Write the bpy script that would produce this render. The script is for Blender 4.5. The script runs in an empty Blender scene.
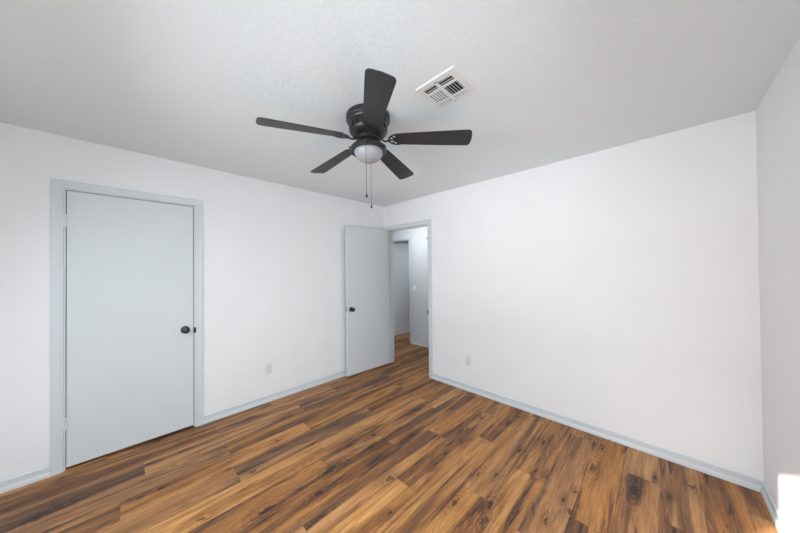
import bpy, bmesh, math, random
from mathutils import Vector, Matrix

random.seed(7)
S = bpy.context.scene
COL = S.collection
PI = math.pi

# ------------------------------------------------------------------ camera
W, H = 3.529, 2.44                      # room width (x) and height; left wall x=0, back wall y=0
YR = -3.70                              # rear wall (behind the camera)
yaw, pitch, roll = -0.784803, 0.009293, -0.009670
fwd = Vector((math.sin(yaw) * math.cos(pitch), math.cos(yaw) * math.cos(pitch), math.sin(pitch)))
rgt = Vector((math.cos(yaw), -math.sin(yaw), 0))
up = rgt.cross(fwd)
r2 = rgt * math.cos(roll) + up * math.sin(roll)
u2 = up * math.cos(roll) - rgt * math.sin(roll)
cd = bpy.data.cameras.new('camera')
cd.sensor_width = 36.0
cd.lens = 36.0 * 266.598 / 800
cd.shift_x = 5.689 / 800
cd.shift_y = 1.837 / 800
cd.clip_start = 0.02
cam = bpy.data.objects.new('camera', cd)
COL.objects.link(cam)
M = Matrix((r2, u2, -fwd)).transposed().to_4x4()
M.translation = Vector((3.0830, -2.8583, 1.4307))
cam.matrix_world = M
S.camera = cam

# ------------------------------------------------------------------ light
S.view_settings.view_transform = 'Standard'
S.view_settings.look = 'None'
S.view_settings.gamma = 1
S.view_settings.use_curve_mapping = False
S.view_settings.exposure = 0.1

SUN_DIR = Vector((1.0, 1.5, -0.52 * 1.5)).normalized()      # direction the sunlight travels
wd = bpy.data.worlds.new('sky')
S.world = wd
wd.use_nodes = True
nt = wd.node_tree
sky = nt.nodes.new('ShaderNodeTexSky')
sky.sky_type = 'NISHITA'
sky.sun_disc = False
sky.sun_elevation = math.radians(23.4)
sky.sun_rotation = math.radians(213.7)
bg = nt.nodes['Background']
bg.inputs['Strength'].default_value = 0.12
nt.links.new(sky.outputs[0], bg.inputs['Color'])

def light(name, kind, loc, direction, energy, color=(1, 1, 1), size=None):
    d = bpy.data.lights.new(name, kind)
    d.energy = energy
    d.color = color
    if size and kind == 'AREA':
        d.shape = 'RECTANGLE'
        d.size, d.size_y = size
    o = bpy.data.objects.new(name, d)
    COL.objects.link(o)
    o.location = loc
    o.rotation_euler = Vector(direction).to_track_quat('-Z', 'Y').to_euler()
    return o

sun = light('sun', 'SUN', (-2, -7, 4), SUN_DIR, 10.0, (1.0, 0.95, 0.88))
sun.data.angle = math.radians(0.6)
# windows behind the camera: rear wall x 1.16..2.86, right wall (window added for fill light) y -3.35..-1.80, both z .90..2.13
WIN = dict(rear=(1.16, 2.86), right=(-3.35, -1.80), z=(0.90, 2.13))
light('window_daylight_rear', 'AREA', (2.01, YR - 0.03, 1.515), (0, 1, -0.9), 40, (0.855, 0.94, 1.0), (1.60, 1.10))
light('right_window_fill', 'AREA', (W + 0.03, -2.575, 1.515), (-1, 0, -0.7), 34, (0.855, 0.94, 1.0), (1.45, 1.10))  # added fill for the left wall, set in the added window
# added lamp outside the rear window, in place of ground bounce, brightens the ceiling
light('ceiling_fill_lamp', 'AREA', (2.0, -11.0, 0.1), (0, 1, 0.22), 480, (0.96, 0.98, 1.0), (6.0, 2.5))
light('hall_fill_light', 'AREA', (-0.05, 0.24, 2.42), (0.05, 0.6, -1), 15, (0.92, 0.97, 1.0), (0.2, 0.2))  # unseen lamp added to bring up the hall wall's brightness
light('far_room_fill_light', 'AREA', (-0.35, 2.1, 2.42), (0, 0, -1), 6, (0.92, 0.97, 1.0), (0.3, 0.3))  # unseen lamp added to lighten the door across the hall

# ------------------------------------------------------------------ material helpers
def new_mat(name):
    m = bpy.data.materials.new(name)
    m.use_nodes = True
    t = m.node_tree
    return m, t, t.nodes['Principled BSDF']

def nd(t, kind, **kw):
    n = t.nodes.new(kind)
    for k, v in kw.items():
        if k.startswith('i_'):
            key = k[2:]
            n.inputs[int(key) if key.isdigit() else key].default_value = v
        else:
            setattr(n, k, v)
    return n

def lk(t, a, b):
    t.links.new(a, b)

def srgb(r, g, b):
    f = lambda c: (c / 255 / 12.92) if c / 255 <= .04045 else ((c / 255 + .055) / 1.055) ** 2.4
    return (f(r), f(g), f(b), 1)

def paint(name, col, rough=0.6, bump_scale=0, bump=0.0, dist=0.002, spec=0.3, metallic=0.0):
    m, t, b = new_mat(name)
    b.inputs['Roughness'].default_value = rough
    b.inputs['Specular IOR Level'].default_value = spec
    b.inputs['Metallic'].default_value = metallic
    tc = nd(t, 'ShaderNodeTexCoord')
    n0 = nd(t, 'ShaderNodeTexNoise', i_Scale=3.0, i_Detail=3.0)
    lk(t, tc.outputs['Object'], n0.inputs['Vector'])
    mx = nd(t, 'ShaderNodeMix', data_type='RGBA')
    mx.inputs[6].default_value = (col[0] * .97, col[1] * .97, col[2] * .97, 1)
    mx.inputs[7].default_value = (min(1, col[0] * 1.02), min(1, col[1] * 1.02), min(1, col[2] * 1.02), 1)
    lk(t, n0.outputs['Fac'], mx.inputs[0])
    lk(t, mx.outputs[2], b.inputs['Base Color'])
    if bump:
        n1 = nd(t, 'ShaderNodeTexNoise', i_Scale=bump_scale, i_Detail=4.0, i_Roughness=0.6)
        lk(t, tc.outputs['Object'], n1.inputs['Vector'])
        bp = nd(t, 'ShaderNodeBump', i_Strength=bump, i_Distance=dist)
        lk(t, n1.outputs['Fac'], bp.inputs['Height'])
        lk(t, bp.outputs['Normal'], b.inputs['Normal'])
    return m

def knockdown(name, col, scale, strength, dist):
    """trowelled texture: flattened blobs raised on a plain sheet"""
    m, t, b = new_mat(name)
    b.inputs['Roughness'].default_value = 0.75
    b.inputs['Specular IOR Level'].default_value = 0.2
    b.inputs['Base Color'].default_value = col
    tc = nd(t, 'ShaderNodeTexCoord')
    n1 = nd(t, 'ShaderNodeTexNoise', i_Scale=scale, i_Detail=3.0, i_Roughness=0.55, i_Distortion=0.6)
    lk(t, tc.outputs['Object'], n1.inputs['Vector'])
    cr = nd(t, 'ShaderNodeMapRange', interpolation_type='SMOOTHSTEP')
    cr.inputs[1].default_value = 0.44
    cr.inputs[2].default_value = 0.60
    lk(t, n1.outputs['Fac'], cr.inputs[0])
    bp = nd(t, 'ShaderNodeBump', i_Strength=strength, i_Distance=dist)
    lk(t, cr.outputs[0], bp.inputs['Height'])
    lk(t, bp.outputs['Normal'], b.inputs['Normal'])
    return m

MT = {}
MT['wall'] = paint('white_wall_paint', srgb(238, 239, 241), 0.7, 90, 0.25, 0.002, 0.2)
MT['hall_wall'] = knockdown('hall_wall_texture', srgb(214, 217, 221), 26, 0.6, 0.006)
MT['ceiling'] = knockdown('ceiling_texture', srgb(231, 237, 240), 60, 0.2, 0.003)
MT['trim'] = paint('pale_blue_grey_trim_paint', srgb(210, 216, 220), 0.42, 120, 0.08, 0.001, 0.4)
MT['door'] = paint('pale_blue_grey_door_paint', srgb(212, 218, 221), 0.45, 60, 0.10, 0.001, 0.4)
MT['hinge'] = paint('painted_hinge', srgb(222, 225, 227), 0.3, spec=0.5)
MT['black_metal'] = paint('matte_black_metal', (0.017, 0.017, 0.019, 1), 0.38, spec=0.5)
MT['black_knob'] = paint('satin_black_knob', (0.012, 0.012, 0.013, 1), 0.28, spec=0.6)
MT['dark_latch'] = paint('dark_latch_metal', (0.05, 0.05, 0.052, 1), 0.35, spec=0.5)
MT['plastic'] = paint('white_plastic', srgb(224, 224, 226), 0.4, spec=0.4)
MT['slot'] = paint('outlet_slot', srgb(70, 70, 72), 0.6)
MT['vent'] = paint('white_vent_enamel', srgb(228, 229, 230), 0.4, spec=0.4)
MT['duct'] = paint('opening_shade_black', (0.012, 0.012, 0.012, 1), 0.9, spec=0.1)  # black standing in for the shade inside vent openings
MT['chain'] = paint('pull_chain_metal', (0.10, 0.10, 0.105, 1), 0.35, spec=0.5, metallic=0.6)
MT['frost'] = paint('frosted_glass', srgb(156, 156, 161), 0.42, 40, 0.04, 0.001, 0.5)

def blade_material():
    m, t, b = new_mat('charcoal_blade')
    b.inputs['Roughness'].default_value = 0.42
    b.inputs['Specular IOR Level'].default_value = 0.45
    tc = nd(t, 'ShaderNodeTexCoord')
    mp = nd(t, 'ShaderNodeMapping')
    mp.inputs['Scale'].default_value = (3, 60, 10)
    lk(t, tc.outputs['Object'], mp.inputs['Vector'])
    n = nd(t, 'ShaderNodeTexNoise', i_Scale=1.0, i_Detail=4.0)
    lk(t, mp.outputs[0], n.inputs['Vector'])
    r = nd(t, 'ShaderNodeValToRGB')
    r.color_ramp.elements[0].color = (0.020, 0.020, 0.0225, 1)
    r.color_ramp.elements[1].color = (0.034, 0.034, 0.038, 1)
    lk(t, n.outputs['Fac'], r.inputs[0])
    lk(t, r.outputs[0], b.inputs['Base Color'])
    return m
MT['blade'] = blade_material()

def pane_material():
    m, t, b = new_mat('clear_window_glass')
    t.nodes.remove(b)
    tr = nd(t, 'ShaderNodeBsdfTransparent')
    gl = nd(t, 'ShaderNodeBsdfGlossy', i_Roughness=0.02)
    fr = nd(t, 'ShaderNodeFresnel', i_IOR=1.45)
    mx = nd(t, 'ShaderNodeMixShader')
    lk(t, fr.outputs[0], mx.inputs[0])
    lk(t, tr.outputs[0], mx.inputs[1])
    lk(t, gl.outputs[0], mx.inputs[2])
    lk(t, mx.outputs[0], t.nodes['Material Output'].inputs[0])
    return m
MT['pane'] = pane_material()

PW, PL, PX = 0.184, 1.21, 3.428          # plank width, length, x of one seam
KNOTS = [(1.393, -1.799, 1.5), (1.008, -2.19, 1.2), (1.408, -2.227, 1.4), (1.523, -1.949, 1.2), (2.358, -1.277, 1.3),
         (1.861, -0.697, 1.1), (2.196, -1.411, 1.1), (2.409, -0.427, 1.3), (2.756, -0.481, 1.5), (2.767, -0.157, 1.5),
         (2.976, -0.537, 1.5), (2.985, -0.43, 1.2), (0.466, -3.026, 1.1), (1.955, -1.734, 0.7), (3.25, -0.25, 1.1), (1.905, -1.1, 0.9),
         (2.304, -0.644, 1.0), (1.752, -1.561, 1.0), (0.721, -2.656, 1.0), (1.27, -1.55, 0.9), (2.53, -0.80, 0.8),
         (2.09, -0.34, 0.6), (1.86, -0.43, 0.8), (2.72, -1.0, 1.0), (0.87, -2.0, 0.7), (0.45, -1.75, 0.8),
         (0.245, -2.023, 0.7), (0.783, -1.929, 0.8), (0.848, -2.319, 0.9), (1.393, -2.022, 0.9), (1.399, -2.257, 1.1), (1.215, -2.495, 0.8), (1.193, -2.524, 0.9), (1.304, -1.324, 1.0), (1.554, -1.107, 1.1), (1.562, -1.489, 0.8), (1.899, -1.094, 0.7), (1.905, -0.871, 0.7), (1.913, -1.229, 0.9), (2.185, -1.104, 0.9), (2.275, -1.032, 0.7), (2.382, -1.401, 1.2), (2.630, -1.157, 0.9), (2.117, -0.169, 0.7), (1.410, -1.443, 0.8), (1.776, -1.566, 0.9), (3.075, -0.310, 0.6), (3.144, -0.454, 0.6), (2.669, -0.936, 0.7), (2.709, -0.816, 0.6), (0.717, -2.761, 0.8), (0.436, -3.107, 0.9), (0.492, -3.191, 0.8), (0.028, -2.622, 0.8), (0.549, -1.105, 0.6), (0.556, -0.672, 0.6)]

def floor_material():
    m, t, b = new_mat('rustic_wood_planks')
    b.inputs['Specular IOR Level'].default_value = 0.35
    tc = nd(t, 'ShaderNodeTexCoord')
    at = nd(t, 'ShaderNodeAttribute', attribute_name='plank')
    sep = nd(t, 'ShaderNodeSeparateColor')
    lk(t, at.outputs['Color'], sep.inputs[0])
    off = nd(t, 'ShaderNodeVectorMath', operation='MULTIPLY')
    lk(t, at.outputs['Color'], off.inputs[0])
    off.inputs[1].default_value = (0.0, 37.0, 23.0)
    P = nd(t, 'ShaderNodeVectorMath', operation='ADD')
    lk(t, tc.outputs['Object'], P.inputs[0])
    lk(t, off.outputs[0], P.inputs[1])

    def math_(op, a, b_=None, c=None):
        n = nd(t, 'ShaderNodeMath', operation=op)
        for i, v in enumerate((a, b_, c)):
            if v is None:
                continue
            if isinstance(v, (int, float)):
                n.inputs[i].default_value = v
            else:
                lk(t, v, n.inputs[i])
        return n.outputs[0]

    def noise(scale, detail=4.0, rough=0.55, dist=0.0, src=None):
        mp = nd(t, 'ShaderNodeMapping')
        mp.inputs['Scale'].default_value = scale
        lk(t, src or P.outputs[0], mp.inputs['Vector'])
        n = nd(t, 'ShaderNodeTexNoise', i_Scale=1.0, i_Detail=detail, i_Roughness=rough, i_Distortion=dist)
        lk(t, mp.outputs[0], n.inputs['Vector'])
        return n

    def rng(v, a, b_, lo=0.0, hi=1.0):
        n = nd(t, 'ShaderNodeMapRange', interpolation_type='SMOOTHSTEP')
        lk(t, v, n.inputs[0])
        for i, x in zip((1, 2, 3, 4), (a, b_, lo, hi)):
            n.inputs[i].default_value = x
        return n.outputs[0]

    # knots: nearest of the listed centres, with a wobbly outline
    wob = noise((38, 18, 1), 5.0, 0.7, src=tc.outputs['Object'])
    wv = nd(t, 'ShaderNodeVectorMath', operation='MULTIPLY_ADD')
    lk(t, wob.outputs['Color'], wv.inputs[0])
    wv.inputs[1].default_value = (0.07, 0.13, 0)
    lk(t, tc.outputs['Object'], wv.inputs[2])
    sc = nd(t, 'ShaderNodeVectorMath', operation='MULTIPLY')
    lk(t, wv.outputs[0], sc.inputs[0])
    SX, SY = 1 / 0.015, 1 / 0.040
    sc.inputs[1].default_value = (SX, SY, 0)
    cur = None
    for kx, ky, kr in KNOTS:
        kx, ky = kx * 0.9875, ky * 1.015
        d = nd(t, 'ShaderNodeVectorMath', operation='DISTANCE')
        lk(t, sc.outputs[0], d.inputs[0])
        d.inputs[1].default_value = ((kx + 0.035) * SX, (ky + 0.065) * SY, 0)
        v = math_('DIVIDE', d.outputs['Value'], kr)
        cur = v if cur is None else math_('MINIMUM', cur, v)
    knot = rng(cur, 0.15, 1.05, 1.0, 0.0)
    halo = rng(cur, 0.6, 5.0, 1.0, 0.0)
    ringv = math_('SINE', math_('MULTIPLY', cur, 7.0))

    big = noise((10.0, 1.1, 1), 4.0, 0.58, 1.0).outputs['Fac']          # broad light and dark heartwood
    mid = noise((26, 1.3, 1), 5.0, 0.62, 1.0).outputs['Fac']
    fine = noise((150, 6, 1), 5.0, 0.72).outputs['Fac']
    cath = noise((5.5, 0.75, 1), 2.0, 0.5, 0.6).outputs['Fac']         # cathedral lines
    cl = math_('SINE', math_('MULTIPLY', cath, 95.0))
    cl = math_('MULTIPLY', cl, rng(big, 0.42, 0.6))
    streak = rng(noise((19, 1.7, 1), 6.0, 0.68, 1.2).outputs['Fac'], 0.55, 0.66)

    band = noise((8.5, 0.42, 1), 4.0, 0.55, 0.8).outputs['Fac']           # long sapwood / heartwood bands
    bandm = rng(band, 0.44, 0.56)
    v = math_('MULTIPLY', math_('SUBTRACT', big, 0.5), 0.55)
    v = math_('MULTIPLY_ADD', math_('SUBTRACT', bandm, 0.5), 0.28, v)
    v = math_('MULTIPLY_ADD', math_('SUBTRACT', mid, 0.5), 0.45, v)
    v = math_('MULTIPLY_ADD', math_('SUBTRACT', fine, 0.5), 0.75, v)
    v = math_('MULTIPLY_ADD', cl, 0.06, v)
    v = math_('MULTIPLY_ADD', math_('SUBTRACT', sep.outputs[0], 0.5), 0.29, v)
    v = math_('MULTIPLY_ADD', math_('MULTIPLY', ringv, halo), 0.09, v)
    v = math_('ADD', v, 0.50)
    streak = math_('MULTIPLY', streak, math_('MULTIPLY_ADD', bandm, -0.75, 1.0))
    v = math_('MULTIPLY_ADD', streak, -0.36, v)
    v = math_('MULTIPLY_ADD', halo, -0.14, v)
    flecks = rng(noise((90, 38, 1), 3.0, 0.6).outputs['Fac'], 0.36, 0.56, 0.25, 1.0)
    v = math_('MULTIPLY_ADD', math_('MULTIPLY', knot, flecks), -0.50, v)
    cr = nd(t, 'ShaderNodeValToRGB')
    e = cr.color_ramp.elements
    e[0].position, e[0].color = 0.0, srgb(50, 38, 33)
    e[1].position, e[1].color = 1.0, srgb(212, 170, 126)
    for pos, c in ((0.22, srgb(90, 65, 51)), (0.42, srgb(131, 94, 68)), (0.58, srgb(163, 119, 83)), (0.76, srgb(189, 143, 101))):
        x = e.new(pos)
        x.color = c
    lk(t, v, cr.inputs[0])
    # seams between the planks
    uv = nd(t, 'ShaderNodeUVMap', uv_map='plank_uv')
    su = nd(t, 'ShaderNodeSeparateXYZ')
    lk(t, uv.outputs[0], su.inputs[0])
    du = math_('MINIMUM', su.outputs[0], math_('SUBTRACT', PW, su.outputs[0]))
    dv = math_('MINIMUM', su.outputs[1], math_('SUBTRACT', PL, su.outputs[1]))
    seam = rng(math_('MINIMUM', du, dv), 0.0003, 0.0018, 0.62, 1.0)
    # per plank hue: some redder and greyer
    hs = nd(t, 'ShaderNodeHueSaturation')
    lk(t, cr.outputs[0], hs.inputs['Color'])
    lk(t, math_('MULTIPLY_ADD', sep.outputs[1], 0.12, 1.04), hs.inputs['Saturation'])
    mx = nd(t, 'ShaderNodeMix', data_type='RGBA', blend_type='MULTIPLY')
    mx.inputs[0].default_value = 1.0
    lk(t, hs.outputs[0], mx.inputs[6])
    cmb = nd(t, 'ShaderNodeCombineColor')
    for i in range(3):
        lk(t, seam, cmb.inputs[i])
    lk(t, cmb.outputs[0], mx.inputs[7])
    lk(t, mx.outputs[2], b.inputs['Base Color'])
    lk(t, math_('MULTIPLY_ADD', fine, 0.16, 0.40), b.inputs['Roughness'])
    bp = nd(t, 'ShaderNodeBump', i_Strength=0.25, i_Distance=0.0012)
    lk(t, math_('ADD', math_('MULTIPLY', fine, 0.5), seam), bp.inputs['Height'])
    lk(t, bp.outputs['Normal'], b.inputs['Normal'])
    return m
MT['floor'] = floor_material()

# ------------------------------------------------------------------ mesh helpers
def box(bm, x0, x1, y0, y1, z0, z1, bevel=0.0, mi=0):
    r = bmesh.ops.create_cube(bm, size=1)
    vs = r['verts']
    for v in vs:
        v.co = Vector(((x0 + x1) / 2 + v.co.x * (x1 - x0), (y0 + y1) / 2 + v.co.y * (y1 - y0), (z0 + z1) / 2 + v.co.z * (z1 - z0)))
    fs = {f for v in vs for f in v.link_faces}
    for f in fs:
        f.material_index = mi
    if bevel:
        es = list({e for v in vs for e in v.link_edges})
        g = bmesh.ops.bevel(bm, geom=es, offset=bevel, segments=2, affect='EDGES', profile=0.5)
        vs = list({v for f in g['faces'] for v in f.verts} | {v for v in vs if v.is_valid})
        for f in {f for v in vs for f in v.link_faces}:
            f.material_index = mi
    return vs

def lathe(bm, prof, seg=40, mat=None):
    """prof: (radius, z) from one end to the other, around the z axis; mat places it"""
    rings = []
    for r, z in prof:
        if r < 1e-6:
            v = bm.verts.new((0, 0, z))
            rings.append([v])
        else:
            rings.append([bm.verts.new((r * math.cos(2 * PI * k / seg), r * math.sin(2 * PI * k / seg), z)) for k in range(seg)])
    for a, b in zip(rings, rings[1:]):
        for k in range(seg):
            k2 = (k + 1) % seg
            if len(a) == 1 and len(b) == 1:
                continue
            if len(a) == 1:
                bm.faces.new((a[0], b[k], b[k2]))
            elif len(b) == 1:
                bm.faces.new((a[k], b[0], a[k2]))
            else:
                bm.faces.new((a[k], b[k], b[k2], a[k2]))
    vs = [v for r in rings for v in r]
    if mat is not None:
        bmesh.ops.transform(bm, matrix=mat, verts=vs)
    return vs

def tube(bm, pts, radius, seg=8, flat=1.0, closed_ends=True):
    """sweep a (possibly flattened) round section along pts; flat scales the section's second axis"""
    pts = [Vector(p) for p in pts]
    rings = []
    for i, p in enumerate(pts):
        d = (pts[min(i + 1, len(pts) - 1)] - pts[max(i - 1, 0)]).normalized()
        ref = Vector((0, 0, 1)) if abs(d.z) < 0.95 else Vector((1, 0, 0))
        a = d.cross(ref).normalized()
        b = d.cross(a).normalized()
        rr = radius[i] if isinstance(radius, (list, tuple)) else radius
        rings.append([bm.verts.new(p + a * rr * math.cos(2 * PI * k / seg) + b * rr * flat * math.sin(2 * PI * k / seg)) for k in range(seg)])
    for a, b in zip(rings, rings[1:]):
        for k in range(seg):
            k2 = (k + 1) % seg
            bm.faces.new((a[k], a[k2], b[k2], b[k]))
    if closed_ends:
        bm.faces.new(rings[0][::-1])
        bm.faces.new(rings[-1])
    return [v for r in rings for v in r]

def prism(bm, pts, z0, z1):
    lo = [bm.verts.new((x, y, z0)) for x, y in pts]
    hi = [bm.verts.new((x, y, z1)) for x, y in pts]
    n = len(pts)
    bm.faces.new(lo[::-1])
    bm.faces.new(hi)
    for k in range(n):
        bm.faces.new((lo[k], lo[(k + 1) % n], hi[(k + 1) % n], hi[k]))
    return lo + hi

def obj(name, bm, mats, parent=None, loc=None, rot=None, smooth=False):
    bmesh.ops.recalc_face_normals(bm, faces=bm.faces)
    me = bpy.data.meshes.new(name)
    bm.to_mesh(me)
    bm.free()
    if not isinstance(mats, (list, tuple)):
        mats = [mats]
    for m in mats:
        me.materials.append(MT[m])
    if smooth:
        for p in me.polygons:
            p.use_smooth = True
        me.set_sharp_from_angle(angle=math.radians(38))
    o = bpy.data.objects.new(name, me)
    COL.objects.link(o)
    if parent:
        o.parent = parent
    if loc is not None:
        o.location = loc
    if rot is not None:
        o.rotation_euler = rot
    return o

def tag(o, label, cat, group=None, kind=None):
    o['label'] = label
    o['category'] = cat
    if group:
        o['group'] = group
    if kind:
        o['kind'] = kind
    return o

def struct(o, label, cat):
    return tag(o, label, cat, kind='structure')

def empty(name, loc, rot=(0, 0, 0)):
    o = bpy.data.objects.new(name, None)
    o.empty_display_size = 0.1
    COL.objects.link(o)
    o.location = loc
    o.rotation_euler = rot
    return o

def copy_tree(o, parent=None):
    c = o.copy()
    COL.objects.link(c)
    if parent:
        c.parent = parent
    for ch in list(o.children):
        copy_tree(ch, c)
    return c

BM = bmesh.new

# ------------------------------------------------------------------ the room shell
def build_floor():
    X0, X1, Y0, Y1 = -2.0, W + 0.12, YR - 0.14, 3.0
    fixed = {2: -.378, 4: -.137, 5: -.878, 8: -.333, 11: -.611, 12: -.524, 14: -1.68, 15: -2.284, 16: -1.561, 17: -1.076,
             0: -.95, 1: -.72, 3: -1.05, 6: -1.28, 7: -.72, 9: -.95, 10: -1.31, 13: -1.1, 18: -.55, -1: -.3}
    tone = {(12, -1.0): .86, (12, -2.0): .98, (11, 0.0): .62, (11, -1.0): .12, (10, -1.0): .42, (10, -2.0): .36, (9, -0.5): .35, (9, -1.5): .6,
            (8, -1.0): .62, (8, -2.0): .98, (8, 0.2): .45, (7, -1.3): .58, (7, -.4): .42, (6, -1.0): .42, (5, -1.2): .95, (5, -.5): .3,
            (4, -.6): .48, (3, -.6): .62, (2, -.8): .52, (2, -.1): .72, (1, -.4): .66, (0, -.4): .62, (13, -1.4): .30, (13, -.6): .2,
            (13, -2.0): .4, (14, -2.2): .85, (14, -1.2): .66, (14, -3.0): .22, (15, -2.6): .22, (15, -1.6): .56, (16, -1.2): .18, (16, -2.2): .78,
            (17, -1.6): .78, (17, -2.6): .35, (17, -.6): .25, (18, -1.0): .35, (18, -2.2): .4, (6, -.2): .5}
    bm = BM()
    cl = bm.loops.layers.float_color.new('plank')
    uvl = bm.loops.layers.uv.new('plank_uv')
    rnd = random.Random(11)
    r = -2
    while PX - PW * r > X0:
        a, b = PX - PW * (r + 1), PX - PW * r
        j = fixed.get(r, rnd.uniform(-1.2, 0))
        y = j - PL * math.ceil((j - Y0) / PL)
        while y < Y1:
            t_ = 0.18 + 0.6 * rnd.random()
            for (rr, yy), tv in tone.items():
                if rr == r and y <= yy < y + PL:
                    t_ = tv
            g, b2 = rnd.random(), rnd.random()
            xa, xb, ya, yb = max(a, X0), min(b, X1), max(y, Y0), min(y + PL, Y1)
            if xb > xa and yb > ya:
                vs = [bm.verts.new(p) for p in ((xa, ya, 0), (xb, ya, 0), (xb, yb, 0), (xa, yb, 0))]
                f = bm.faces.new(vs)
                for l in f.loops:
                    l[cl] = (t_, g, b2, 1)
                    l[uvl].uv = (l.vert.co.x - a, l.vert.co.y - y)
            y += PL
        r += 1
    o = obj('floor', bm, 'floor')
    struct(o, 'rustic brown wood plank floor running into the hall', 'floor')
build_floor()

bm = BM(); box(bm, -2.0, W + 0.12, YR - 0.14, 3.0, H, H + 0.1)
struct(obj('ceiling', bm, 'ceiling'), 'textured off white ceiling', 'ceiling')

# left wall with the closed door's opening
LD0, LD1, LDT = -3.178, -2.4195, 2.050          # clear opening of the left door
J = 0.019                                      # jamb thickness
bm = BM()
box(bm, -0.12, 0, YR - 0.14, LD0 - J, 0, H)
box(bm, -0.12, 0, LD1 + J, 0.0, 0, H)
box(bm, -0.12, 0, LD0 - J, LD1 + J, LDT + J, H)
struct(obj('wall_left', bm, 'wall'), 'white wall with the closed door', 'wall')
# back wall with the open doorway
BD0, BD1, BDT = 0.091, 0.866, 2.052
bm = BM()
box(bm, -2.0, BD0 - J, 0, 0.12, 0, H)
box(bm, BD1 + J, W + 0.12, 0, 0.12, 0, H)
box(bm, BD0 - J, BD1 + J, 0, 0.12, BDT + J, H)
struct(obj('wall_back', bm, 'wall'), 'white wall with the open doorway to the hall', 'wall')
# right wall with an unseen window added behind the camera for fill light
wy0, wy1 = WIN['right']; wz0, wz1 = WIN['z']; wx0, wx1 = WIN['rear']
bm = BM()
box(bm, W, W + 0.12, YR - 0.14, wy0, 0, H); box(bm, W, W + 0.12, wy1, 0.0, 0, H)
box(bm, W, W + 0.12, wy0, wy1, 0, wz0); box(bm, W, W + 0.12, wy0, wy1, wz1, H)
struct(obj('wall_right', bm, 'wall'), 'white wall at the right edge with a patch of sunlight', 'wall')
bm = BM()
box(bm, 0, wx0, YR - 0.14, YR, 0, H); box(bm, wx1, W, YR - 0.14, YR, 0, H)
box(bm, wx0, wx1, YR - 0.14, YR, 0, wz0); box(bm, wx0, wx1, YR - 0.14, YR, wz1, H)
struct(obj('wall_rear', bm, 'wall'), 'white wall behind the camera with a window', 'wall')

def window(name, horizontal, c0, c1, wallc, label):
    """frame with one meeting bar; wallc is the outer third of the wall"""
    bm = BM()
    def b(a0, a1, z0, z1, t=0.02):
        if horizontal: box(bm, a0, a1, wallc - t, wallc + t, z0, z1)
        else: box(bm, wallc - t, wallc + t, a0, a1, z0, z1)
    b(c0, c0 + 0.03, wz0, wz1); b(c1 - 0.03, c1, wz0, wz1); b(c0 + 0.03, c1 - 0.03, wz0, wz0 + 0.03); b(c0 + 0.03, c1 - 0.03, wz1 - 0.03, wz1)
    o = obj(name, bm, 'plastic')
    struct(o, label, 'window')
    bm = BM()
    if horizontal: box(bm, c0 + 0.03, c1 - 0.03, wallc - 0.002, wallc + 0.002, wz0 + 0.03, wz1 - 0.03)
    else: box(bm, wallc - 0.002, wallc + 0.002, c0 + 0.03, c1 - 0.03, wz0 + 0.03, wz1 - 0.03)
    obj('pane', bm, 'pane', o)
window('window_1', True, wx0, wx1, YR - 0.10, 'white framed window in the wall behind the camera')
window('window_added', False, wy0, wy1, W + 0.09, 'unseen white framed window added in the right wall for fill light')

# the hall beyond the doorway, the room beyond the hall, the closet behind the left door
HY = 1.086
HD0, HD1, HDT = -1.066, -0.447, 2.038
bm = BM()
box(bm, -2.0, HD0 - J, HY, HY + 0.12, 0, H); box(bm, HD1 + J, 2.4, HY, HY + 0.12, 0, H); box(bm, HD0 - J, HD1 + J, HY, HY + 0.12, HDT + J, H)
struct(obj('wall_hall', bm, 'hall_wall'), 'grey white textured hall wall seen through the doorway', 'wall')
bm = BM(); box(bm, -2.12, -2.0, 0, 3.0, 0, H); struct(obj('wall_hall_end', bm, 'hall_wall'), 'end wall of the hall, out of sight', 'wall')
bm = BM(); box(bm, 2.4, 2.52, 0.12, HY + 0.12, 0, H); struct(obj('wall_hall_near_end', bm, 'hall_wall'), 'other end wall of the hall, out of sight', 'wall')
bm = BM()
box(bm, -2.0, 0.5, 2.9, 3.0, 0, H); box(bm, 0.4, 0.5, HY + 0.12, 2.9, 0, H)
struct(obj('wall_beyond', bm, 'wall'), 'walls of the room beyond the hall door', 'wall')
bm = BM()
box(bm, -0.9, -0.8, YR - 0.14, -1.7, 0, H); box(bm, -0.8, -0.12, -1.8, -1.7, 0, H); box(bm, -0.8, -0.12, YR - 0.14, YR, 0, H)
struct(obj('wall_closet', bm, 'wall'), 'closet walls behind the closed left door', 'wall')

# ------------------------------------------------------------------ trim
MAPL = lambda s, z, d: (d, s, z)                 # left wall: s = y
MAPB = lambda s, z, d: (s, -d, z)                # back wall: s = x
MAPH = lambda s, z, d: (s, HY - d, z)            # hall wall

def casing(bm, mp, a, b, top, w=0.058):
    prof = [(0, 0), (0, .009), (.003, .0115), (.012, .0115), (.016, .0135), (.044, .016), (w - .003, .0165), (w, .014), (w, 0)]
    grid = []
    for u, t in prof:
        grid.append([bm.verts.new(mp(s, z, t)) for s, z in ((a - u, 0.0), (a - u, top + u), (b + u, top + u), (b + u, 0.0))])
    for g, h in zip(grid, grid[1:]):
        for k in range(3):
            bm.faces.new((g[k], g[k + 1], h[k + 1], h[k]))
    for k in (0, 3):
        bm.faces.new([g[k] for g in grid])

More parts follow.
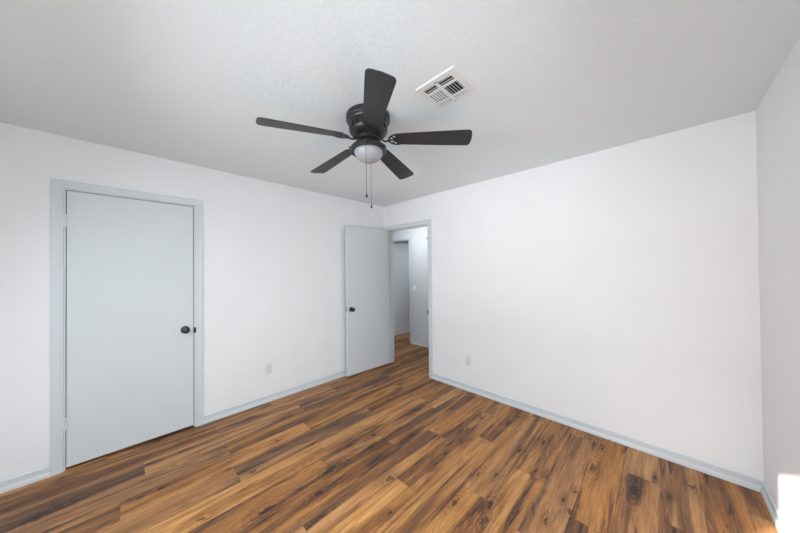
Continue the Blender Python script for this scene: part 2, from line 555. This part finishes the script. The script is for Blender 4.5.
def jamb(bm, mp, a, b, top, depth=0.12, stop=None):
    def q(s0, s1, z0, z1, d0, d1):
        p, r = mp(s0, z0, d0), mp(s1, z1, d1)
        box(bm, min(p[0], r[0]), max(p[0], r[0]), min(p[1], r[1]), max(p[1], r[1]), z0, z1)
    q(a - J, a, 0, top, -depth, 0); q(b, b + J, 0, top, -depth, 0); q(a - J, b + J, top, top + J, -depth, 0)
    if stop:
        q(a, a + .011, 0, top - .011, -stop - .032, -stop); q(b - .011, b, 0, top - .011, -stop - .032, -stop); q(a, b, top - .011, top, -stop - .032, -stop)

def frame(name, mp, a, b, top, label, stop, both=None):
    bm = BM(); casing(bm, mp, a - .009, b + .009, top + .007)
    o = obj(name, bm, 'trim', smooth=False)
    struct(o, label, 'door casing')
    bm = BM(); jamb(bm, mp, a, b, top, stop=stop)
    obj('jamb', bm, 'trim', o)
    return o
tl = frame('trim_1', MAPL, LD0, LD1, LDT, 'pale blue grey casing around the closed left door', 0.040)
tb = frame('trim_2', MAPB, BD0, BD1, BDT, 'pale blue grey casing around the open doorway', 0.040)
th = frame('trim_3', MAPH, HD0, HD1, HDT, 'pale blue grey casing of the hall door', 0.075)
# strike plates
bm = BM(); box(bm, -0.030, 0.0125, LD1 - .0015, LD1 + .001, 0.871, 0.925); box(bm, 0.0095, 0.0125, LD1 - .0015, LD1 + .014, 0.874, 0.922)
s_ = obj('strike_plate', bm, 'black_metal', tl); s_['label'] = 'black strike plate'
bm = BM(); box(bm, BD1 - .002, BD1 + .001, -0.0125, 0.034, 0.845, 0.905); box(bm, BD1 - .006, BD1 + .010, -0.0135, -0.010, 0.85, 0.90)
s_ = obj('strike_plate', bm, 'black_metal', tb); s_['label'] = 'black strike plate'

BPROF = [(0, 0), (.017, 0), (.017, .010), (.0155, .019), (.0125, .026), (.0085, .031), (.0072, .036), (.0072, .061), (.0090, .065), (.008, .070), (.004, .074), (0, .074)]
def base_run(bm, mp, s0, s1, m0=0, m1=0):
    """m0/m1: mitre (+1 shortens the front at that end as an inside corner)"""
    A = [bm.verts.new(mp(s0 + m0 * d, z, d)) for d, z in BPROF]
    B = [bm.verts.new(mp(s1 - m1 * d, z, d)) for d, z in BPROF]
    n = len(BPROF)
    for k in range(n):
        bm.faces.new((A[k], A[(k + 1) % n], B[(k + 1) % n], B[k]))
    bm.faces.new(A); bm.faces.new(B[::-1])
CW = .009 + .058
bm = BM(); base_run(bm, MAPL, YR, LD0 - CW, 1, 0); base_run(bm, MAPL, LD1 + CW, 0, 0, 1)
struct(obj('baseboard_left', bm, 'trim'), 'pale blue grey baseboard along the left wall', 'baseboard')
bm = BM(); base_run(bm, MAPB, BD1 + CW, W, 0, 1)
struct(obj('baseboard_back', bm, 'trim'), 'pale blue grey baseboard along the back wall', 'baseboard')
MAPR = lambda s, z, d: (W - d, s, z)
MAPQ = lambda s, z, d: (s, YR + d, z)
bm = BM(); base_run(bm, MAPR, YR, 0, 1, 1)
struct(obj('baseboard_right', bm, 'trim'), 'pale blue grey baseboard along the right wall', 'baseboard')
bm = BM(); base_run(bm, MAPQ, 0, W, 1, 1)
struct(obj('baseboard_rear', bm, 'trim'), 'pale blue grey baseboard behind the camera', 'baseboard')
bm = BM(); base_run(bm, MAPH, HD1 + CW, 2.4)
struct(obj('baseboard_hall', bm, 'trim'), 'pale baseboard along the hall wall', 'baseboard')

# ------------------------------------------------------------------ doors
def add_knob(parent, loc, axis):
    """rosette > knob, axis = outward direction in the parent's frame"""
    rot = Vector(axis).to_track_quat('Z', 'Y').to_matrix().to_4x4()
    mt = Matrix.Translation(loc) @ rot
    bm = BM()
    lathe(bm, [(0, 0), (.033, 0), (.033, .004), (.030, .008), (.016, .011), (.0125, .013), (.0125, .030), (.016, .034), (.0245, .039), (.0285, .047),
               (.0285, .054), (.025, .061), (.017, .0645), (.008, .0655), (0, .065)], 32, mt)
    k = obj('door_knob', bm, 'black_knob', parent, smooth=True)
    k['label'] = 'round black knob'
    bm = BM()
    lathe(bm, [(0, .0655), (.0065, .0655), (.0065, .0675), (.004, .0685), (0, .0685)], 16, mt)
    obj('lock_button', bm, 'dark_latch', k, smooth=True)

def add_hinge(parent, x, y, zc, leaf_dir):
    """barrel of five knuckles with a ball tip, and two leaf edges"""
    bm = BM()
    h = 0.089
    for i in range(5):
        z0 = zc - h / 2 + i * h / 5
        lathe(bm, [(0, z0 + .001), (.0072, z0 + .001), (.0072, z0 + h / 5 - .001), (0, z0 + h / 5 - .001)], 14, Matrix.Translation((x, y, 0)))
    for zt, sg in ((zc + h / 2, 1), (zc - h / 2, -1)):
        lathe(bm, [(0, zt), (.0045, zt), (.0045, zt + sg * .003), (0, zt + sg * .006)], 12, Matrix.Translation((x, y, 0)))
    dx, dy = leaf_dir
    box(bm, x - abs(dx) * .012 - .001, x + abs(dx) * .012 + .001, y - abs(dy) * .012 - .001, y + abs(dy) * .012 + .001, zc - h / 2, zc + h / 2)
    o = obj('hinge', bm, 'hinge', parent, smooth=True)
    o['label'] = 'painted hinge'

# closed door in the left wall
bm = BM(); box(bm, -0.039, -0.003, LD0 + .004, LD1 - .004, 0.018, LDT - .004, 0.0015)
d1 = struct(obj('door_1', bm, 'door'), 'closed plain pale blue grey door in the left wall', 'door')
add_knob(d1, (-0.003, -2.485, 0.911), (1, 0, 0))
for z in (1.824, 0.339):
    add_hinge(d1, 0.006, LD0 + .002, z, (0, 1))

# open door, swung about 93 degrees into the room; local: hinge edge at origin, slab along +x, hall face +y
d2 = bpy.data.objects.new('door_2', None)
bm = BM(); box(bm, 0.004, 0.755, 0.0, 0.035, 0.016, BDT - .004, 0.0015)
d2 = struct(obj('door_2', bm, 'door'), 'plain pale blue grey door standing open into the room', 'door')
d2.location = (0.091, -0.012, 0)
d2.rotation_euler = (0, 0, -math.radians(92.9))
add_knob(d2, (0.755 - .064, 0.035, 0.912), (0, 1, 0))
bm = BM(); box(bm, 0.7535, 0.7565, 0.005, 0.030, 0.887, 0.943, 0.0008)
lt = obj('latch_plate', bm, 'dark_latch', d2); lt['label'] = 'dark latch plate on the door edge'
bm = BM(); box(bm, 0.755, 0.766, 0.011, 0.024, 0.905, 0.925, 0.002)
obj('latch_bolt', bm, 'hinge', lt)
for z in (1.83, 1.03, 0.25):
    add_hinge(d2, 0.0, -0.004, z, (1, 0))

# the door across the hall, swung away into the room beyond
bm = BM(); box(bm, 0.003, 0.600, -0.035, 0.0, 0.016, HDT + .004, 0.0015)
d3 = struct(obj('door_3', bm, 'door'), 'pale blue grey door across the hall, swung open away from the doorway', 'door')
d3.location = (HD0 + .003, HY + .125, 0)
d3.rotation_euler = (0, 0, math.radians(89))
add_knob(d3, (0.600 - .06, -0.035, 0.90), (0, -1, 0))

# ------------------------------------------------------------------ ceiling fan
FAN = Vector((1.7462, -1.7479, H))
fan = tag(empty('ceiling_fan', FAN, (.0022, -.0069, 0)), 'black five blade ceiling fan with a frosted bowl light, mounted flush to the ceiling', 'ceiling fan')
bm = BM()
lathe(bm, [(0, 0), (.138, 0), (.1425, -.004), (.1425, -.034), (.140, -.039), (.135, -.042), (.133, -.050), (.129, -.058), (.122, -.063), (.1215, -.068),
           (.1235, -.072), (.1235, -.100), (.120, -.112), (.109, -.125), (.094, -.133), (.072, -.136), (0, -.136)], 64)
nf = len(bm.faces)
for k in range(20):                                            # vent slots around the lower tier as dark boxes, shade put into their colour
    a = 2 * PI * k / 20
    vs = box(bm, .114, .1240, -.0085, .0085, -.104, -.079, mi=1)
    bmesh.ops.transform(bm, matrix=Matrix.Rotation(a, 4, 'Z'), verts=[v for v in vs if v.is_valid])
obj('motor_housing', bm, ['black_metal', 'duct'], fan, smooth=True)
bm = BM()
lathe(bm, [(0, -.132), (.072, -.134), (.0745, -.140), (.0735, -.160), (.066, -.165), (0, -.165)], 48)
for k in range(10):
    a = 2 * PI * (k + .5) / 10
    lathe(bm, [(0, .0735), (.005, .0735), (.005, .0765), (0, .0775)], 10, Matrix.Rotation(a, 4, 'Z') @ Matrix.Translation((0, 0, -.148)) @ Matrix.Rotation(PI / 2, 4, 'Y'))
obj('hub', bm, 'black_metal', fan, smooth=True)
bm = BM()
lathe(bm, [(0, -.163), (.046, -.163), (.050, -.168), (.050, -.192), (.046, -.196), (0, -.196)], 48)
obj('switch_housing', bm, 'black_metal', fan, smooth=True)
bm = BM()
lathe(bm, [(0, -.190), (.060, -.190), (.066, -.193), (.096, -.198), (.110, -.204), (.1165, -.212), (.1175, -.232), (.1165, -.237), (.1125, -.238), (.109, -.235), (.096, -.229), (.090, -.226), (0, -.222)], 64)
for k in range(3):                                             # thumb screws holding the bowl
    a = 2 * PI * k / 3 + 0.2
    lathe(bm, [(0, .114), (.004, .114), (.004, .124), (.007, .125), (.007, .131), (0, .132)], 12, Matrix.Rotation(a, 4, 'Z') @ Matrix.Translation((0, 0, -.228)) @ Matrix.Rotation(PI / 2, 4, 'Y'))
obj('light_fitter', bm, 'black_metal', fan, smooth=True)
bm = BM()
prof = [(.088, -.222), (.0935, -.232)]
for i in range(1, 15):
    a = PI / 2 * i / 14
    prof.append((.0935 * math.cos(a), -.232 - .072 * math.sin(a)))
prof[-1] = (0, -.304)
lathe(bm, prof, 56)
g_ = obj('glass_bowl', bm, 'frost', fan, smooth=True); g_['label'] = 'frosted white glass bowl'

def blade_outline():
    pts = []
    r0, r1 = .186, .650
    hw = lambda r: .047 + .021 * min(1, (r - r0) / (.60 - r0)) ** .8
    n = 14
    side = [(r0 + (r1 - .028 - r0) * i / n) for i in range(n + 1)]
    lower = [(r, -hw(r)) for r in side]
    wt = hw(r1)
    cr = .026
    tip = [(r1 - cr + cr * math.sin(a), -wt + cr - cr * math.cos(a)) for a in [PI / 2 * k / 6 for k in range(1, 7)]]
    tip += [(r1 + .004, 0)]
    upper_tip = [(x, -y) for x, y in reversed(tip[:-1])]
    upper = [(x, -y) for x, y in reversed(lower)]
    root = [(r0 - .006, hw(r0) * .7), (r0 - .008, 0), (r0 - .006, -hw(r0) * .7)]
    return lower + tip + upper_tip + upper + root

def strip(bm, pts, hw, z0, z1):
    """flat bar of half width hw following pts in the xy plane"""
    n = len(pts)
    L, R = [], []
    for i in range(n):
        d = (Vector(pts[min(i + 1, n - 1)]) - Vector(pts[max(i - 1, 0)])).normalized()
        nn = Vector((-d.y, d.x))
        L.append(Vector(pts[i]) + nn * hw); R.append(Vector(pts[i]) - nn * hw)
    prism(bm, [tuple(p) for p in L] + [tuple(p) for p in reversed(R)], z0, z1)

ZB = -0.163
DROOP = math.radians(3.8)
PITCH = -math.radians(12)
bm = BM(); prism(bm, blade_outline(), -.003, .003)
blade = obj('blade', bm, 'blade', fan)
bv = blade.modifiers.new('bevel', 'BEVEL'); bv.width = .0015; bv.segments = 2; bv.limit_method = 'ANGLE'
# bracket: curved arm and an open scroll under the blade root
bm = BM()
E_ = lambda cx, rx, ry, a0, a1, n=14: [(cx + rx * math.cos(a0 + (a1 - a0) * i / n), ry * math.sin(a0 + (a1 - a0) * i / n)) for i in range(n + 1)]
DX = -.006
z0, z1 = -.0075, -.0032
strip(bm, E_(.198, .058, .045, PI * .5, PI * 1.5, 20), .0050, z0, z1)
strip(bm, E_(.206, .030, .026, PI * .5, PI * 1.5), .0045, z0, z1)
strip(bm, [(.136, 0), (.17, 0), (.225, 0)], .0055, z0, z1)
for s in (-1, 1):
    strip(bm, [(.180, s * .008), (.168, s * .022), (.158, s * .034)], .004, z0, z1)
    strip(bm, [(.198, s * .045), (.215, s * .044), (.226, s * .036), (.222, s * .026), (.206, s * .026)], .0045, z0, z1)
    lathe(bm, [(0, z0 - .002), (.0045, z0 - .002), (.006, z0), (0, z0 + .001)], 12, Matrix.Translation((.214, s * .036, 0)))
lathe(bm, [(0, z0 - .002), (.0045, z0 - .002), (.006, z0), (0, z0 + .001)], 12, Matrix.Translation((.224, 0, 0)))
scroll = list(bm.verts)
bmesh.ops.transform(bm, matrix=Matrix.Rotation(PITCH, 4, 'X'), verts=scroll)
bmesh.ops.translate(bm, vec=(DX, 0, ZB), verts=scroll)
tube(bm, [(.066, 0, -.150), (.078, 0, -.152), (.090, 0, -.162), (.102, 0, -.172), (.116, 0, -.174), (.132, 0, ZB - .008), (.150, 0, ZB - .0055)],
     [.011, .011, .0095, .0085, .0085, .0085, .007], 12, 0.55)
iron = obj('blade_bracket', bm, 'black_metal', fan, smooth=True)
angs = [253.2 + 72 * k for k in range(5)]
for k, a in enumerate(angs):
    if k == 0:
        b_, i_ = blade, iron
    else:
        b_, i_ = blade.copy(), iron.copy()
        for o in (b_, i_):
            COL.objects.link(o); o.parent = fan
    Rz = Matrix.Rotation(math.radians(a), 4, 'Z')
    b_.matrix_local = Rz @ Matrix.Translation((.17, 0, ZB)) @ Matrix.Rotation(DROOP, 4, 'Y') @ Matrix.Translation((-.17, 0, 0)) @ Matrix.Rotation(PITCH, 4, 'X')
    i_.matrix_local = Rz

def pull_chain(d, side, zend, label):
    dv = Vector((d[0], d[1], 0)).normalized()
    sv = Vector((-dv.y, dv.x, 0)) * side
    P = lambda r, z: dv * r + sv + Vector((0, 0, z))
    bm = BM()
    path = [P(.060, -.184), (P(.085, -.188)), P(.108, -.196), P(.120, -.206), P(.1225, -.220)]
    tube(bm, path, .0013, 6)
    z = -.220
    tube(bm, [P(.1225, -.219), P(.1225, zend + .024)], .0011, 6)
    while z > zend + .026:                                       # beads of the ball chain
        bmesh.ops.create_icosphere(bm, subdivisions=1, radius=.0021, matrix=Matrix.Translation(P(.1225, z)))
        z -= .0062
    c = obj('pull_chain', bm, 'chain', fan, smooth=True)
    c['label'] = label
    bm = BM()
    lathe(bm, [(0, .028), (.0025, .0275), (.003, .022), (.0045, .017), (.0068, .009), (.0066, .004), (.004, .0005), (0, 0)], 16,
          Matrix.Translation(P(.1225, zend)))
    obj('pull_knob', bm, 'black_metal', c, smooth=True)
F2 = Vector((fwd.x, fwd.y)); 
pull_chain((-fwd.x, -fwd.y), -.005, -.566, 'pull chain in front of the bowl')
pull_chain((fwd.x, fwd.y), -.003, -.572, 'longer pull chain behind the bowl')

# ------------------------------------------------------------------ ceiling vent
VX0, VX1, VY0, VY1 = 2.132, 2.378, -1.725, -1.481
vc = Vector(((VX0 + VX1) / 2, (VY0 + VY1) / 2, H))
vent = tag(empty('ceiling_vent', vc), 'square white air vent in the ceiling beside the fan', 'vent')
hx, hy = (VX1 - VX0) / 2, (VY1 - VY0) / 2
zf = -.009                                                      # face of the register below the ceiling
# openings (u0,u1,v0,v1 as fractions), slat direction and lean
OPEN = [(.11, .42, .15, .305, 'u', -1), (.50, .83, .15, .305, 'u', -1),
        (.11, .42, .385, .725, 'v', -1), (.50, .83, .385, .725, 'v', 1),
        (.11, .42, .785, .90, 'u', 1), (.50, .83, .785, .90, 'u', 1)]
U = lambda u: -hx + 2 * hx * u
V = lambda v: -hy + 2 * hy * v
bm = BM()
us = [.06, .11, .42, .50, .83, .94]
vs_ = [.06, .15, .305, .385, .725, .785, .90, .94]
pt = {}
def gv(u, v, z):
    k = (u, v, z)
    if k not in pt:
        pt[k] = bm.verts.new((U(u), V(v), z))
    return pt[k]
for i in range(5):
    for j in range(7):
        u0, u1, v0, v1 = us[i], us[i + 1], vs_[j], vs_[j + 1]
        if any(o[0] <= u0 + .001 and o[1] >= u1 - .001 and o[2] <= v0 + .001 and o[3] >= v1 - .001 for o in OPEN):
            continue
        bm.faces.new((gv(u0, v0, zf), gv(u1, v0, zf), gv(u1, v1, zf), gv(u0, v1, zf)))
g = bmesh.ops.extrude_face_region(bm, geom=list(bm.faces))
bmesh.ops.translate(bm, vec=(0, 0, .002), verts=[v for v in g['geom'] if isinstance(v, bmesh.types.BMVert)])
# sloping rim out to the ceiling
def rect(u0, u1, v0, v1, z): return [bm.verts.new((U(a), V(b), z)) for a, b in ((u0, v0), (u1, v0), (u1, v1), (u0, v1))]
loops = [rect(.06, .94, .06, .94, zf), rect(.018, .982, .018, .982, zf), rect(.004, .996, .004, .996, -.006), rect(0, 1, 0, 1, -.004), rect(0, 1, 0, 1, 0)]
for a, b in zip(loops, loops[1:]):
    for k in range(4):
        bm.faces.new((a[k], a[(k + 1) % 4], b[(k + 1) % 4], b[k]))
obj('vent_frame', bm, 'vent', vent)
bm = BM(); box(bm, U(.08), U(.90), V(.10), V(.92), -.0012, -.0004)
b_ = obj('vent_backing', bm, 'duct', vent); b_['label'] = 'black plate in place of the shaded duct opening'  # solid plate; the duct's darkness is put into its colour
def slat_mesh(length, lean, along, c, ang):
    bm = BM()
    t = .0006
    vs = box(bm, -length / 2, length / 2, -c, c, -t, t)
    bmesh.ops.transform(bm, matrix=Matrix.Rotation(math.radians(ang) * lean, 4, 'X'), verts=vs)
    if along == 'v':
        bmesh.ops.transform(bm, matrix=Matrix.Rotation(PI / 2, 4, 'Z'), verts=vs)
    return bm
for (u0, u1, v0, v1, al, lean) in OPEN:
    n = 2 if al == 'u' else 5
    L = (U(u1) - U(u0)) if al == 'u' else (V(v1) - V(v0))
    first = None
    for k in range(n):
        f = (k + .5) / n
        p = (U((u0 + u1) / 2), V(v0 + (v1 - v0) * f), zf + .0045) if al == 'u' else (U(u0 + (u1 - u0) * f), V((v0 + v1) / 2), zf + .0045)
        if first is None:
            first = obj('slat', slat_mesh(L, -lean if al == 'u' else lean, al, .0043 if (al, lean) in (('u', -1), ('v', 1)) else (.0042 if al == 'v' else .0034), {('u', -1): 66, ('v', 1): 76}.get((al, lean), 48)), 'vent', vent, loc=p)
        else:
            o = first.copy(); COL.objects.link(o); o.parent = vent; o.location = p
for v in (.10, .945):
    bm = BM(); lathe(bm, [(0, zf - .0030), (.003, zf - .0026), (.0042, zf - .0008), (0, zf)], 14, Matrix.Translation((U(.46), V(v), 0)))
    obj('screw', bm, 'dark_latch', vent, smooth=True)
bm = BM(); tube(bm, [(U(.50), V(.12), zf + .002), (U(.51), V(.115), zf - .006), (U(.56), V(.11), zf - .009), (U(.61), V(.12), zf - .008)], .0018, 8)
obj('damper_lever', bm, 'dark_latch', vent, smooth=True)

# ------------------------------------------------------------------ outlets and switches (local: plate in xz plane, front towards -y)
def plate(parent, toggle=False):
    bm = BM()
    box(bm, -.035, .035, -.0055, 0, -.0575, .0575, .002)
    obj('cover_plate', bm, 'wall' if toggle else 'plastic', parent)
    if toggle:
        bm = BM(); box(bm, -.005, .005, -.0068, -.005, -.012, .012)
        vs = box(bm, -.0035, .0035, -.016, -.005, -.0035, .0075, .001)
        obj('toggle', bm, 'wall', parent)
        zs = (.030, -.030)
    else:
        for z in (.0195, -.0195):
            bm = BM()
            pts = [(.0165 * math.cos(a), max(-.0125, min(.0125, .0165 * math.sin(a)))) for a in [2 * PI * k / 28 for k in range(28)]]
            vs = prism(bm, pts, 0, .0025)
            bmesh.ops.transform(bm, matrix=Matrix.Translation((0, -.005, z)) @ Matrix.Rotation(PI / 2, 4, 'X'), verts=vs)
            r_ = obj('receptacle', bm, 'plastic', parent)
            bm = BM()
            box(bm, -.0075, -.0055, -.0080, -.0072, z - .001, z + .0075); box(bm, .0055, .0075, -.0080, -.0072, z, z + .0065)
            lathe(bm, [(0, .0072), (.0024, .0072), (.0024, .0080), (0, .0080)], 12, Matrix.Translation((0, 0, z - .006)) @ Matrix.Rotation(PI / 2, 4, 'X'))
            obj('slots', bm, 'slot', r_)
        zs = (0,)
    for z in zs:
        bm = BM(); lathe(bm, [(0, .0070), (.0022, .0068), (.0030, .0054), (0, .0050)], 12, Matrix.Translation((0, 0, z)) @ Matrix.Rotation(PI / 2, 4, 'X'))
        obj('screw', bm, 'hinge', parent, smooth=True)
    return parent
o1 = tag(empty('wall_outlet', (0, -1.754, .359), (0, 0, PI / 2)), 'white power outlet low on the left wall between the closed door and the open door', 'outlet', 'power outlets')
plate(o1)
o2 = copy_tree(o1)
tag(o2, 'white power outlet low on the back wall right of the doorway', 'outlet', 'power outlets')
o2.location = (1.455, 0, .352); o2.rotation_euler = (0, 0, 0)
s1 = tag(empty('light_switch', (.968, 0, 1.080)), 'white light switch on the back wall just right of the doorway casing', 'light switch', 'light switches')
plate(s1, True)
s2 = copy_tree(s1)
tag(s2, 'light switch on the hall wall seen through the doorway', 'light switch', 'light switches')
s2.location = (-.312, HY, 1.09)

# smoke detector high on the hall wall
sd = tag(empty('smoke_detector', (.008, HY, 2.080)), 'round white smoke detector high on the hall wall', 'smoke detector')
mt = Matrix.Rotation(PI / 2, 4, 'X')
bm = BM(); lathe(bm, [(0, 0), (.060, 0), (.062, .004), (.062, .012), (0, .012)], 36, mt)
obj('mounting_base', bm, 'plastic', sd, smooth=True)
bm = BM(); lathe(bm, [(0, .012), (.056, .012), (.057, .018), (.053, .030), (.040, .036), (.018, .038), (0, .038)], 36, mt)
obj('cover', bm, 'plastic', sd, smooth=True)
